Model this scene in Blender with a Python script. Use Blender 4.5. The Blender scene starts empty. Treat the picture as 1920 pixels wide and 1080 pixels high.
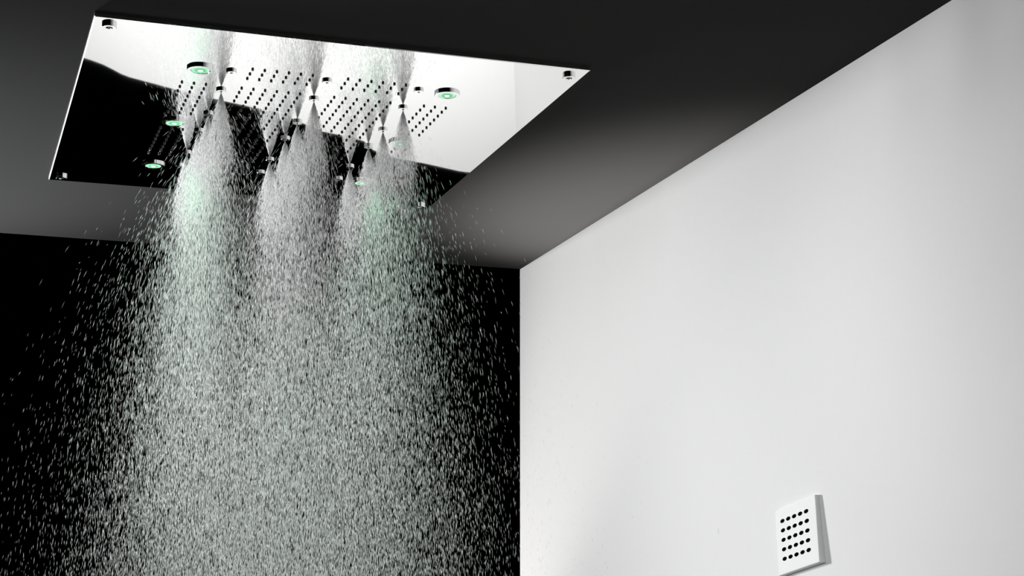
import bpy, bmesh, math, random
import numpy as np
from mathutils import Matrix, Vector

random.seed(7)
rng = np.random.default_rng(11)
scene = bpy.context.scene
COL = scene.collection
ZP = 2.30                      # height of the polished panel's underside above the floor

# ------------------------------------------------------------------ camera
cam_data = bpy.data.cameras.new('camera')
cam = bpy.data.objects.new('camera', cam_data)
COL.objects.link(cam)
Rcv = Matrix(((0.9414848966, -0.3367964171, -0.0132046534),
              (0.0579800721, 0.2004220077, -0.9779925000),
              (0.3320308731, 0.9199995610, 0.2082217737)))
Rb = Rcv.transposed() @ Matrix(((1, 0, 0), (0, -1, 0), (0, 0, -1)))
cam.matrix_world = Matrix.Translation((-0.1440611, -1.7640163, ZP - 0.6813851)) @ Rb.to_4x4()
cam_data.sensor_width = 36.0
cam_data.lens = 3036.0 * 36.0 / 1920.0
cam_data.clip_start = 0.02
scene.camera = cam
scene.cycles.transparent_max_bounces = 48

# ------------------------------------------------------------------ world, lights, exposure
world = bpy.data.worlds.new('world')
scene.world = world
world.use_nodes = True
world.node_tree.nodes['Background'].inputs[0].default_value = (0.9, 0.95, 1.0, 1)
world.node_tree.nodes['Background'].inputs[1].default_value = 0.0

def aim(o, target):
    d = Vector(target) - o.location
    o.rotation_euler = d.to_track_quat('-Z', 'Y').to_euler()

def area(name, loc, target, size, power, color=(1, 1, 1), spread=180):
    l = bpy.data.lights.new(name, 'AREA')
    l.shape = 'RECTANGLE'
    l.size, l.size_y = size
    l.energy = power
    l.color = color
    l.spread = math.radians(spread)
    o = bpy.data.objects.new(name, l)
    COL.objects.link(o)
    o.location = loc
    aim(o, target)
    return o

def spot(name, loc, target, power, angle, blend, radius=0.05, color=(1, 1, 1)):
    l = bpy.data.lights.new(name, 'SPOT')
    l.energy = power
    l.spot_size = math.radians(angle)
    l.spot_blend = blend
    l.shadow_soft_size = radius
    l.color = color
    o = bpy.data.objects.new(name, l)
    COL.objects.link(o)
    o.location = loc
    aim(o, target)
    return o

# added light, out of view behind the shower on the left, under the ceiling's level: back light on the water, wash on the white wall
area('back_fill', (-0.86, 2.70, ZP - 0.09), (0.32, 0.38, ZP - 0.42), (0.42, 0.34), 15.5, spread=66)
spot('water_fill', (-0.72, 2.50, ZP - 0.10), (0.30, 0.38, ZP - 0.20), 75, 18, 0.7, 0.05)  # added narrow beam, out of view, to brighten the drops
# weak added fill, out of view on the viewer's left, tipped down away from the ceiling
area('front_fill', (-1.40, -1.0, ZP - 0.10), (0.90, 0.0, ZP - 0.85), (0.5, 0.35), 3.6, spread=60)
# two added spots, out of view low behind the shower, brightening the rear ceiling
spot('ceiling_fill_right', (0.872, 1.60, ZP - 1.25), (0.97, 0.65, ZP), 520, 31, 1.0, 0.04, (1.0, 0.97, 0.94))  # stands in for the white wall's bounce onto the ceiling
spot('ceiling_fill_left', (-0.65, 1.30, ZP - 1.0), (-0.22, 0.74, ZP), 165, 50, 1.0, 0.06, (0.95, 0.975, 1.0))
# added light, out of view, brightening the white sheet behind the shower
area('sheet_fill', (0.9, 2.1, ZP - 1.75), (1.0, 3.0, ZP - 1.05), (1.8, 0.3), 14, spread=120)

vs = scene.view_settings
vs.view_transform = 'Standard'
vs.look = 'None'
vs.exposure = 0.0
vs.gamma = 1.0
vs.use_curve_mapping = False

# ------------------------------------------------------------------ materials
def mat(name, color, rough=0.5, metal=0.0, spec=0.5, emit=None, estr=0.0, noise=None, bump=0.0, nscale=40.0):
    m = bpy.data.materials.new(name)
    m.use_nodes = True
    nt = m.node_tree
    b = nt.nodes['Principled BSDF']
    b.inputs['Base Color'].default_value = (*color, 1)
    b.inputs['Roughness'].default_value = rough
    b.inputs['Metallic'].default_value = metal
    b.inputs['Specular IOR Level'].default_value = spec
    if emit:
        b.inputs['Emission Color'].default_value = (*emit, 1)
        b.inputs['Emission Strength'].default_value = estr
    if noise:
        tc = nt.nodes.new('ShaderNodeTexCoord')
        n = nt.nodes.new('ShaderNodeTexNoise')
        n.inputs['Scale'].default_value = nscale
        n.inputs['Detail'].default_value = 4
        nt.links.new(tc.outputs['Object'], n.inputs['Vector'])
        r = nt.nodes.new('ShaderNodeValToRGB')
        lo = tuple(c * (1 - noise) for c in color)
        hi = tuple(min(1, c * (1 + noise)) for c in color)
        r.color_ramp.elements[0].color = (*lo, 1)
        r.color_ramp.elements[1].color = (*hi, 1)
        nt.links.new(n.outputs['Fac'], r.inputs['Fac'])
        nt.links.new(r.outputs['Color'], b.inputs['Base Color'])
        if bump:
            bp = nt.nodes.new('ShaderNodeBump')
            bp.inputs['Strength'].default_value = bump
            bp.inputs['Distance'].default_value = 0.001
            nt.links.new(n.outputs['Fac'], bp.inputs['Height'])
            nt.links.new(bp.outputs['Normal'], b.inputs['Normal'])
    return m

M_CEIL = mat('charcoal_plaster', (0.021, 0.0207, 0.0204), 0.9, spec=0.1, noise=0.04, bump=0.05, nscale=120)
M_WALL = mat('white_plaster', (0.75, 0.75, 0.75), 0.85, spec=0.15, noise=0.01, bump=0.03, nscale=90)
M_BLACK = mat('black_paint', (0.0015, 0.0015, 0.0015), 0.9, spec=0.0, noise=0.1)
M_FLOOR = mat('black_floor', (0.003, 0.003, 0.003), 0.8, spec=0.05, noise=0.1)
M_SHEET = mat('white_sheet', (0.86, 0.86, 0.85), 0.9, spec=0.1, noise=0.01)
M_MIRROR = mat('polished_steel', (0.96, 0.96, 0.955), 0.015, 1.0)
M_EDGE = mat('satin_steel_edge', (0.60, 0.60, 0.60), 0.35, 1.0)
M_CHROME = mat('chrome', (0.93, 0.93, 0.93), 0.06, 1.0)
M_RUBBER = mat('black_rubber', (0.006, 0.006, 0.006), 0.25, 0.0, 0.5)
M_DARK = mat('dark_slot', (0.004, 0.004, 0.004), 0.5, 0.0, 0.3)
M_PLATE = mat('white_plastic', (0.80, 0.805, 0.805), 0.65, 0.0, 0.08, noise=0.008)
M_HOLE = mat('black_jet_hole', (0.003, 0.003, 0.003), 0.9, 0.0, 0.0)

def lens_material():
    m = bpy.data.materials.new('green_led_lens')
    m.use_nodes = True
    nt = m.node_tree
    b = nt.nodes['Principled BSDF']
    b.inputs['Base Color'].default_value = (0.05, 0.35, 0.14, 1)
    b.inputs['Roughness'].default_value = 0.15
    tc = nt.nodes.new('ShaderNodeTexCoord')
    ln = nt.nodes.new('ShaderNodeVectorMath'); ln.operation = 'LENGTH'
    nt.links.new(tc.outputs['Object'], ln.inputs[0])
    r = nt.nodes.new('ShaderNodeValToRGB')
    e = r.color_ramp.elements
    e[0].position = 0.0; e[0].color = (0.75, 1.0, 0.80, 1)
    e[1].position = 1.0; e[1].color = (0.40, 0.85, 0.52, 1)
    for p, c in ((0.28, (0.62, 0.98, 0.70, 1)), (0.40, (0.10, 0.42, 0.19, 1)), (0.60, (0.14, 0.52, 0.26, 1)), (0.78, (0.55, 0.95, 0.66, 1))):
        x = e.new(p); x.color = c
    mp = nt.nodes.new('ShaderNodeMath'); mp.operation = 'MULTIPLY'; mp.inputs[1].default_value = 1 / 0.0112
    nt.links.new(ln.outputs['Value'], mp.inputs[0])
    nt.links.new(mp.outputs[0], r.inputs['Fac'])
    nt.links.new(r.outputs['Color'], b.inputs['Emission Color'])
    b.inputs['Emission Strength'].default_value = 0.8
    return m
M_LENS = lens_material()
M_CHIP = mat('green_led_chip', (0.3, 0.9, 0.5), 0.3, emit=(0.70, 1.0, 0.78), estr=1.3)

def water_material(name, gain, clear):
    m = bpy.data.materials.new(name)
    m.use_nodes = True
    nt = m.node_tree
    nt.nodes.remove(nt.nodes['Principled BSDF'])
    out = nt.nodes['Material Output']
    geo = nt.nodes.new('ShaderNodeNewGeometry')
    mr = nt.nodes.new('ShaderNodeMapRange')
    mr.inputs['To Min'].default_value = 0.80 * gain
    mr.inputs['To Max'].default_value = 0.98 * gain
    pw = nt.nodes.new('ShaderNodeMath'); pw.operation = 'POWER'; pw.inputs[1].default_value = 1.6
    nt.links.new(geo.outputs['Random Per Island'], pw.inputs[0])
    nt.links.new(pw.outputs[0], mr.inputs['Value'])
    df = nt.nodes.new('ShaderNodeBsdfDiffuse')
    tr = nt.nodes.new('ShaderNodeBsdfTranslucent')
    gl = nt.nodes.new('ShaderNodeBsdfGlossy'); gl.inputs['Roughness'].default_value = 0.25
    for n in (df, tr):
        nt.links.new(mr.outputs['Result'], n.inputs['Color'])
    m1 = nt.nodes.new('ShaderNodeMixShader'); m1.inputs[0].default_value = 0.55
    nt.links.new(df.outputs[0], m1.inputs[1]); nt.links.new(tr.outputs[0], m1.inputs[2])
    m2 = nt.nodes.new('ShaderNodeMixShader'); m2.inputs[0].default_value = 0.08
    nt.links.new(m1.outputs[0], m2.inputs[1]); nt.links.new(gl.outputs[0], m2.inputs[2])
    tp = nt.nodes.new('ShaderNodeBsdfTransparent')
    m3 = nt.nodes.new('ShaderNodeMixShader')
    cl = nt.nodes.new('ShaderNodeMapRange')
    cl.inputs['To Min'].default_value = clear[1]; cl.inputs['To Max'].default_value = clear[0]
    nt.links.new(pw.outputs[0], cl.inputs['Value'])
    nt.links.new(cl.outputs['Result'], m3.inputs[0])
    nt.links.new(m2.outputs[0], m3.inputs[1]); nt.links.new(tp.outputs[0], m3.inputs[2])
    nt.links.new(m3.outputs[0], out.inputs['Surface'])
    return m
M_WATER = water_material('water_drops', 1.0, (0.35, 0.80))
M_MIST = water_material('water_mist', 1.0, (0.42, 0.75))

# ------------------------------------------------------------------ helpers
def link_mesh(name, me, parent=None, m=None):
    o = bpy.data.objects.new(name, me)
    COL.objects.link(o)
    if m is not None and not me.materials:
        me.materials.append(m)
    if parent is not None:
        o.parent = parent
    return o

def mesh_from(name, verts, faces, m, smooth=False):
    me = bpy.data.meshes.new(name)
    me.from_pydata([tuple(v) for v in verts], [], faces)
    bm = bmesh.new(); bm.from_mesh(me)
    bmesh.ops.recalc_face_normals(bm, faces=bm.faces)
    bm.to_mesh(me); bm.free()
    if smooth:
        for p in me.polygons:
            p.use_smooth = True
    me.materials.append(m)
    return me

def prism(name, base, top, m):
    n = len(base)
    v = list(base) + list(top)
    f = [tuple(range(n)), tuple(range(n, 2 * n))]
    for i in range(n):
        j = (i + 1) % n
        f.append((i, j, n + j, n + i))
    return mesh_from(name, v, f, m)

def lathe(name, profile, m, seg=32, smooth=True, cap_first=False, cap_last=True):
    """profile: list of (r, z); closed at the last ring"""
    v, f = [], []
    for r, z in profile:
        for k in range(seg):
            a = 2 * math.pi * k / seg
            v.append((r * math.cos(a), r * math.sin(a), z))
    for i in range(len(profile) - 1):
        for k in range(seg):
            j = (k + 1) % seg
            f.append((i * seg + k, i * seg + j, (i + 1) * seg + j, (i + 1) * seg + k))
    if cap_last:
        f.append(tuple((len(profile) - 1) * seg + k for k in range(seg)))
    if cap_first:
        f.append(tuple(range(seg)))
    me = mesh_from(name, v, f, m, smooth)
    try:
        me.set_sharp_from_angle(angle=math.radians(35))
    except Exception:
        pass
    return me

def empty(name, loc):
    o = bpy.data.objects.new(name, None)
    COL.objects.link(o)
    o.location = loc
    o.empty_display_size = 0.02
    return o

def tag(o, label=None, cat=None, group=None, kind=None):
    if label: o['label'] = label
    if cat: o['category'] = cat
    if group: o['group'] = group
    if kind: o['kind'] = kind
    return o

# ------------------------------------------------------------------ the setting
ZC = 0.0055                                  # ceiling lies 4 mm above the panel's underside
corner = Vector((0.9077634, 1.1034160))
leftpt = Vector((-0.0535462, 1.0881049))
wallpt = Vector((0.9038282, -0.3255445))
e_back = (leftpt - corner).normalized()
e_wall = (wallpt - corner).normalized()
far_left = corner + e_back * 4.0
front_right = corner + e_wall * 4.2
front_left = far_left + e_wall * 4.2
def P(v2, z): return (v2.x, v2.y, ZP + z)
cr = corner + Vector((0.15, 0)); fr = front_right + Vector((0.15, 0))
loop = [far_left, cr, fr, front_left]
ceil = link_mesh('ceiling', prism('ceiling', [P(v, ZC) for v in loop], [P(v, ZC + 0.12) for v in loop], M_CEIL))
tag(ceil, 'charcoal grey matt ceiling above the shower', 'ceiling', kind='structure')

lean = -0.0147 * (ZP + ZC)
wb = [corner, corner + Vector((0.15, 0)), front_right + Vector((0.15, 0)), front_right]
wall = link_mesh('wall_right', prism('wall_right',
      [(v.x + lean, v.y, 0.0) for v in wb], [(v.x, v.y, ZP + ZC) for v in wb], M_WALL))
tag(wall, 'smooth white plastered wall on the right of the shower', 'wall', kind='structure')

wback = link_mesh('wall_back', prism('wall_back',
      [(-5, 6.0, 0), (7, 6.0, 0), (7, 6.15, 0), (-5, 6.15, 0)],
      [(-5, 6.0, 4.5), (7, 6.0, 4.5), (7, 6.15, 4.5), (-5, 6.15, 4.5)], M_BLACK))
tag(wback, 'deep black wall behind the falling water', 'wall', kind='structure')
floor = link_mesh('floor', prism('floor',
      [(-5, -3.3, -0.1), (7, -3.3, -0.1), (7, 6.15, -0.1), (-5, 6.15, -0.1)],
      [(-5, -3.3, 0), (7, -3.3, 0), (7, 6.15, 0), (-5, 6.15, 0)], M_FLOOR))
tag(floor, 'black floor below the shower', 'floor', kind='structure')

# added white sheet, unseen behind the shower, its edge shaped for the panel's reflection
edge = [(-0.9, -1.10), (0.0, -1.045), (0.221, -1.022), (0.24, -1.018), (0.276, -1.008), (0.309, -0.994), (0.33, -0.984), (0.356, -0.976),
        (0.413, -0.966), (0.49, -0.952), (0.616, -0.933), (0.716, -0.920), (0.80, -0.910), (0.847, -0.897),
        (0.947, -0.861), (1.043, -0.851), (1.086, -0.841), (1.116, -0.815), (1.15, -0.803), (1.198, -0.795),
        (1.292, -0.785), (1.40, -0.770), (1.449, -0.768), (1.9, -0.74), (2.5, -0.72)]
sv, sf = [], []
for i, (x, z) in enumerate(edge):
    for dy in (0.0, 0.012):
        sv.append((x, 3.0 + dy, ZP + z)); sv.append((x, 3.0 + dy, 0.0))
for i in range(len(edge) - 1):
    a, b = i * 4, (i + 1) * 4
    sf += [(a, a + 1, b + 1, b), (a + 2, b + 2, b + 3, a + 3), (a, b, b + 2, a + 2), (a + 1, a + 3, b + 3, b + 1)]
n = (len(edge) - 1) * 4
sf += [(0, 2, 3, 1), (n, n + 1, n + 3, n + 2)]
sheet = link_mesh('reflection_sheet', mesh_from('reflection_sheet', sv, sf, M_SHEET))
tag(sheet, 'added white sheet, upper edge cut to shape the reflection in the polished shower panel', 'sheet')

# ------------------------------------------------------------------ the ceiling shower
W, D = 0.60, 0.6997
head = empty('ceiling_shower', (W / 2, D / 2, ZP + ZC))
tag(head, 'large square polished steel ceiling shower panel with spray nozzles and green lights', 'shower head')

def local(x, y, z): return (x - W / 2, y - D / 2, z - ZC)

def make_panel():
    b = 0.0012
    t = ZC
    bot = [(b, b), (W - b, b), (W - b, D - b), (b, D - b)]
    out = [(0, 0), (W, 0), (W, D), (0, D)]
    v = [local(x, y, 0.0) for x, y in bot] + [local(x, y, b * 0.6) for x, y in out] + [local(x, y, t) for x, y in out]
    me = bpy.data.meshes.new('panel')
    f = [(0, 1, 2, 3), (8, 9, 10, 11)]
    for i in range(4):
        j = (i + 1) % 4
        f.append((i, j, 4 + j, 4 + i)); f.append((4 + i, 4 + j, 8 + j, 8 + i))
    me = mesh_from('panel', v, f, M_MIRROR)
    me.materials.append(M_EDGE)
    for p in me.polygons:
        if p.index >= 2 and p.normal.x < -0.3: p.material_index = 1   # brushed left edge
    return me
panel = link_mesh('panel', make_panel(), head)
panel['label'] = 'mirror-polished steel plate'

def uv(u, v): return (u * W, v * D)

# small rubber spray nubs on a regular grid
PU = 0.0251
cols_mid = [0.335 + PU * i for i in range(6)] + [0.5355 + PU * i for i in range(6)]
cols_side = [0.2095 + PU * i for i in range(3)] + [0.737 + PU * i for i in range(3)]
rows_mid = [0.1713 + 0.0253 * i for i in range(3)] + [0.2770 + 0.0253 * i for i in range(19)] + [0.7790 + 0.0253 * i for i in range(3)]
rows_side = [0.2760 + 0.0253 * i for i in range(8)] + [0.5560 + 0.0253 * i for i in range(8)]
holes = [(u, v) for u in cols_mid for v in rows_mid] + [(u, v) for u in cols_side for v in rows_side]
nub_profile = [(0.00165, 0.0), (0.00165, -0.0008), (0.00135, -0.0019), (0.0006, -0.0021)]
nub_me = lathe('spray_nub', nub_profile, M_RUBBER, 8)
cx, cy = -0.144, -1.764
holes.sort(key=lambda h: (h[0] * W - cx) ** 2 + (h[1] * D - cy) ** 2)
for u, v in holes[:300]:
    x, y = uv(u, v)
    o = link_mesh('spray_nub', nub_me, head)
    o.location = local(x, y, 0.0)
vv, ff = [], []
for u, v in holes[300:]:
    x, y = uv(u, v)
    b0 = len(vv)
    lx, ly, lz = local(x, y, 0.0)
    vv += [(p.co.x + lx, p.co.y + ly, p.co.z + lz) for p in nub_me.vertices]
    ff += [tuple(b0 + i for i in p.vertices) for p in nub_me.polygons]
o = link_mesh('spray_nubs', mesh_from('spray_nubs', vv, ff, M_RUBBER, True), head)
tag(o, kind='stuff')

# mist nozzles: three rows of six
noz_me = lathe('nozzle', [(0.0064, 0.0), (0.0064, -0.0024), (0.0061, -0.0027), (0.0020, -0.0027), (0.0017, -0.0022)], M_CHROME, 28)
ori_me = lathe('nozzle_outlet', [(0.0017, 0.0), (0.0014, -0.0010), (0.0006, -0.0012)], M_DARK, 16)
NV = [0.1915, 0.2965, 0.4400, 0.5530, 0.7080, 0.8080]
NU = [0.2955, 0.4960, 0.6960]
for u in NU:
    for v in NV:
        x, y = uv(u, v)
        o = link_mesh('nozzle', noz_me, head)
        o.location = local(x, y, 0.0)
        q = link_mesh('nozzle_outlet', ori_me, o)
        q.location = (0, 0, -0.0020)

# green light spots
ring_me = lathe('led_ring', [(0.0166, 0.0), (0.0166, -0.0026), (0.0162, -0.0030), (0.0120, -0.0030), (0.0113, -0.0025), (0.0113, -0.0008)],
                M_CHROME, 40, cap_last=False)
lens_me = lathe('led_lens', [(0.0113, 0.0), (0.0085, -0.0010), (0.0045, -0.0015), (0.0015, -0.0016)], M_LENS, 36)
chip_me = lathe('led_chip', [(0.0030, 0.0), (0.0026, -0.0006), (0.0010, -0.0008)], M_CHIP, 16)
LU = [0.2330, 0.7605]
LV = [0.1945, 0.5090, 0.8150]
LEDS = [(u, v) for v in LV for u in LU]
for u, v in LEDS:
    x, y = uv(u, v)
    o = link_mesh('led_spot', ring_me, head)
    o.location = local(x, y, 0.0)
    o['label'] = 'round light with chrome rim and green lens'
    q = link_mesh('led_lens', lens_me, o); q.location = (0, 0, -0.0016)
    q['label'] = 'glowing green lens'
    c = link_mesh('led_chip', chip_me, o); c.location = (0, 0, -0.0032)
    l = bpy.data.lights.new('led_light', 'SPOT')
    l.energy = 1.0
    l.color = (0.06, 1.0, 0.34)
    l.spot_size = math.radians(75); l.spot_blend = 0.8
    l.shadow_soft_size = 0.006
    lo = bpy.data.objects.new('led_light', l)
    COL.objects.link(lo)
    lo.parent = head
    lo.location = local(x, y, -0.0060)

# corner screw caps
cap_me = lathe('screw_cap', [(0.0082, 0.0), (0.0082, -0.0034), (0.0078, -0.0038), (0.0040, -0.0038), (0.0036, -0.0022)], M_CHROME, 28)
slot_me = lathe('screw_socket', [(0.0034, 0.0), (0.0030, -0.0006)], M_DARK, 6, smooth=False)
for u, v in ((0.031, 0.031), (0.968, 0.034), (0.029, 0.964), (0.968, 0.972)):
    x, y = uv(u, v)
    o = link_mesh('screw_cap', cap_me, head); o.location = local(x, y, 0.0)
    q = link_mesh('screw_socket', slot_me, o); q.location = (0, 0, -0.0021)

# ------------------------------------------------------------------ body jet on the white wall
# the cover sits slightly askew in its wall socket, lower edge standing out
n_ax = Vector((-0.99840516, 0.01859914, 0.05330301)).normalized()
a_ax = Vector((-0.01182505, -0.99212498, 0.12469238)); a_ax = (a_ax - n_ax * a_ax.dot(n_ax)).normalized()
u_ax = n_ax.cross(a_ax).normalized()
GW, GH = 0.0630, 0.0487
PT = 0.0070
WX = corner.x + (wallpt.x - corner.x) * (corner.y - 0.064) / (corner.y - wallpt.y) - 0.0147 * 0.565
c0 = Vector((WX - PT, 0.0588, -0.5657 + ZP))
jet = empty('body_jet', c0)
m4 = Matrix(((a_ax.x, u_ax.x, n_ax.x), (a_ax.y, u_ax.y, n_ax.y), (a_ax.z, u_ax.z, n_ax.z)))
jet.matrix_world = Matrix.Translation(c0) @ m4.to_4x4()
tag(jet, 'small white square body jet plate with black holes on the white wall', 'body jet')
# plate: local x right, y up, z out of the wall; front face at z = 0
def rounded_plate(x0, x1, y0, y1, z0, z1, bv):
    def ring(ins, z): return [(x0 + ins, y0 + ins, z), (x1 - ins, y0 + ins, z), (x1 - ins, y1 - ins, z), (x0 + ins, y1 - ins, z)]
    rings = [ring(0.0, z0), ring(0.0, z1 - bv), ring(bv * 0.3, z1 - bv * 0.3), ring(bv, z1)]
    v = [p for r in rings for p in r]
    f = [(0, 1, 2, 3), (12, 13, 14, 15)]
    for k in range(3):
        for i in range(4):
            j = (i + 1) % 4
            f.append((k * 4 + i, k * 4 + j, k * 4 + 4 + j, k * 4 + 4 + i))
    return v, f
v, f = rounded_plate(-GW * 0.80, GW * 0.89, -GH * 0.89, GH * 0.83, -PT, 0.0, 0.0009)
for q in range(4):                              # rear rim meets the wall
    wq = m4 @ Vector((v[q][0], v[q][1], 0.0)) + c0
    wall_x = corner.x + (wallpt.x - corner.x) * (corner.y - wq.y) / (corner.y - wallpt.y) - 0.0147 * (ZP + ZC - wq.z)
    v[q] = (v[q][0], v[q][1], -max(0.002, (wall_x - wq.x) / -n_ax.x))
plate = link_mesh('cover_plate', mesh_from('cover_plate', v, f, M_PLATE), jet)
hole_me = lathe('jet_hole', [(0.0026, 0.0), (0.0025, 0.0003), (0.0010, 0.0002)], M_HOLE, 18)
for vtx in hole_me.vertices: vtx.co.x *= 2.2          # oval outlets
for i in range(5):
    for j in range(5):
        o = link_mesh('jet_hole', hole_me, jet)
        o.location = ((i / 4 - 0.5) * GW, (j / 4 - 0.5) * GH, 0.0)

# ------------------------------------------------------------------ water
UNIT_V = np.array([(0, 0, 0.5), (1, 0, 0.08), (0, 1, 0.08), (-1, 0, 0.08), (0, -1, 0.08), (0, 0, -0.5)], float)
UNIT_F = np.array([(0, 1, 2), (0, 2, 3), (0, 3, 4), (0, 4, 1), (5, 2, 1), (5, 3, 2), (5, 4, 3), (5, 1, 4)])

def drops_mesh(name, pos, direc, length, radius, m):
    n = len(pos)
    d = direc / np.linalg.norm(direc, axis=1, keepdims=True)
    ref = np.tile(np.array([[1.0, 0, 0]]), (n, 1))
    s = np.cross(d, ref); s /= np.linalg.norm(s, axis=1, keepdims=True)
    t = np.cross(d, s)
    ang = rng.uniform(0, 2 * np.pi, n)[:, None]
    s, t = s * np.cos(ang) + t * np.sin(ang), -s * np.sin(ang) + t * np.cos(ang)
    v = (pos[:, None, :]
         + UNIT_V[None, :, 0:1] * s[:, None, :] * radius[:, None, None]
         + UNIT_V[None, :, 1:2] * t[:, None, :] * radius[:, None, None]
         + UNIT_V[None, :, 2:3] * (-d[:, None, :]) * length[:, None, None])
    v = v.reshape(-1, 3)
    f = (UNIT_F[None] + 6 * np.arange(n)[:, None, None]).reshape(-1, 3)
    me = bpy.data.meshes.new(name)
    me.vertices.add(len(v)); me.vertices.foreach_set('co', v.astype(np.float32).ravel())
    me.loops.add(f.size); me.loops.foreach_set('vertex_index', f.astype(np.int32).ravel())
    me.polygons.add(len(f)); me.polygons.foreach_set('loop_start', (np.arange(len(f)) * 3).astype(np.int32))
    me.update(calc_edges=True)
    me.materials.append(m)
    return me

def stream(origin, s, tx, ty, L):
    """position and direction of drops that left `origin` sideways with slopes tx, ty after falling s"""
    k = L * (1 - np.exp(-s / L))
    e = np.exp(-s / L)
    pos = np.stack([origin[:, 0] + tx * k, origin[:, 1] + ty * k, origin[:, 2] - s], 1)
    d = np.stack([tx * e, ty * e, -np.ones_like(s)], 1)
    d[:, :2] += rng.normal(0, 0.035, (len(s), 2))
    return pos, d

z0 = ZP - 0.0036
active = [1, 2, 3, 4]
row_words = ['nearest the viewer', 'second from the viewer', 'third from the viewer', 'farthest from the viewer']
col_words = ['left', 'middle', 'right']
for ci, u in enumerate(NU):
    for ri, k in enumerate(active):
        x, y = uv(u, NV[k])
        n = 4600
        s = 0.0015 + 0.13 * (1 - np.sqrt(rng.random(n)))
        th = rng.uniform(0, 2 * np.pi, n)
        rad = 0.36 * rng.random(n) ** 0.45 * (1 + 0.10 * rng.normal(size=n))
        pos, d = stream(np.tile([[x, y, z0]], (n, 1)), s, rad * np.cos(th), rad * np.sin(th), 0.085)
        ln = rng.uniform(0.003, 0.007, n)
        rr = rng.uniform(0.00015, 0.00032, n)
        o = link_mesh('spray_jet', drops_mesh('spray_jet', pos, d, ln, rr, M_MIST))
        tag(o, 'white cone of spray, %s row of nozzles, %s' % (col_words[ci], row_words[ri]), 'water jet',
            'spray jets under the ceiling shower', 'stuff')

P_, D_, L_, R_ = [], [], [], []
def emit(pos, d, ln, rr):
    P_.append(pos); D_.append(d); L_.append(ln); R_.append(rr)
# main fall from the mist nozzles
N1 = 175000
ci = rng.choice(3, N1, p=[0.38, 0.35, 0.27]); ri = rng.integers(0, 4, N1)
org = np.stack([np.array(NU)[ci] * W, np.array(NV)[np.array(active)[ri]] * D, np.full(N1, z0)], 1)
s = 0.03 + 0.74 * rng.random(N1) ** 0.85
th = rng.uniform(0, 2 * np.pi, N1)
rad = np.abs(rng.normal(0, np.where(rng.random(N1) < 0.75, 0.24, 0.46), N1))
pos, d = stream(org, s, rad * np.cos(th), rad * np.sin(th), 0.22)
pos[:, :2] += rng.normal(0, 1, (N1, 2)) * (0.11 * np.maximum(s - 0.06, 0))[:, None]
emit(pos, d, rng.uniform(0.0045, 0.0095, N1)*(1.35-0.6*s), rng.uniform(0.00014, 0.00034, N1) * (0.85 + 0.4 * s))
# wide stray drops
N3 = 24000
ci = rng.integers(0, 3, N3); ri = rng.integers(0, 4, N3)
org = np.stack([np.array(NU)[ci] * W, np.array(NV)[np.array(active)[ri]] * D, np.full(N3, z0)], 1)
s = 0.08 + 0.70 * rng.random(N3) ** 0.65
th = rng.uniform(0, 2 * np.pi, N3)
rad = np.abs(rng.normal(0.42, 0.26, N3))
pos, d = stream(org, s, rad * np.cos(th), rad * np.sin(th), 0.45)
emit(pos, d, rng.uniform(0.003, 0.007, N3), rng.uniform(0.00010, 0.00028, N3))
pos = np.concatenate(P_); d = np.concatenate(D_); ln = np.concatenate(L_); rr = np.concatenate(R_)
keep = (pos[:, 0] < 0.87)
pos, d, ln, rr = pos[keep], d[keep], ln[keep], rr[keep]
water = link_mesh('falling_water', drops_mesh('falling_water', pos, d, ln, rr, M_WATER))
tag(water, 'dense curtain of white water drops falling from the ceiling shower', 'water', kind='stuff')
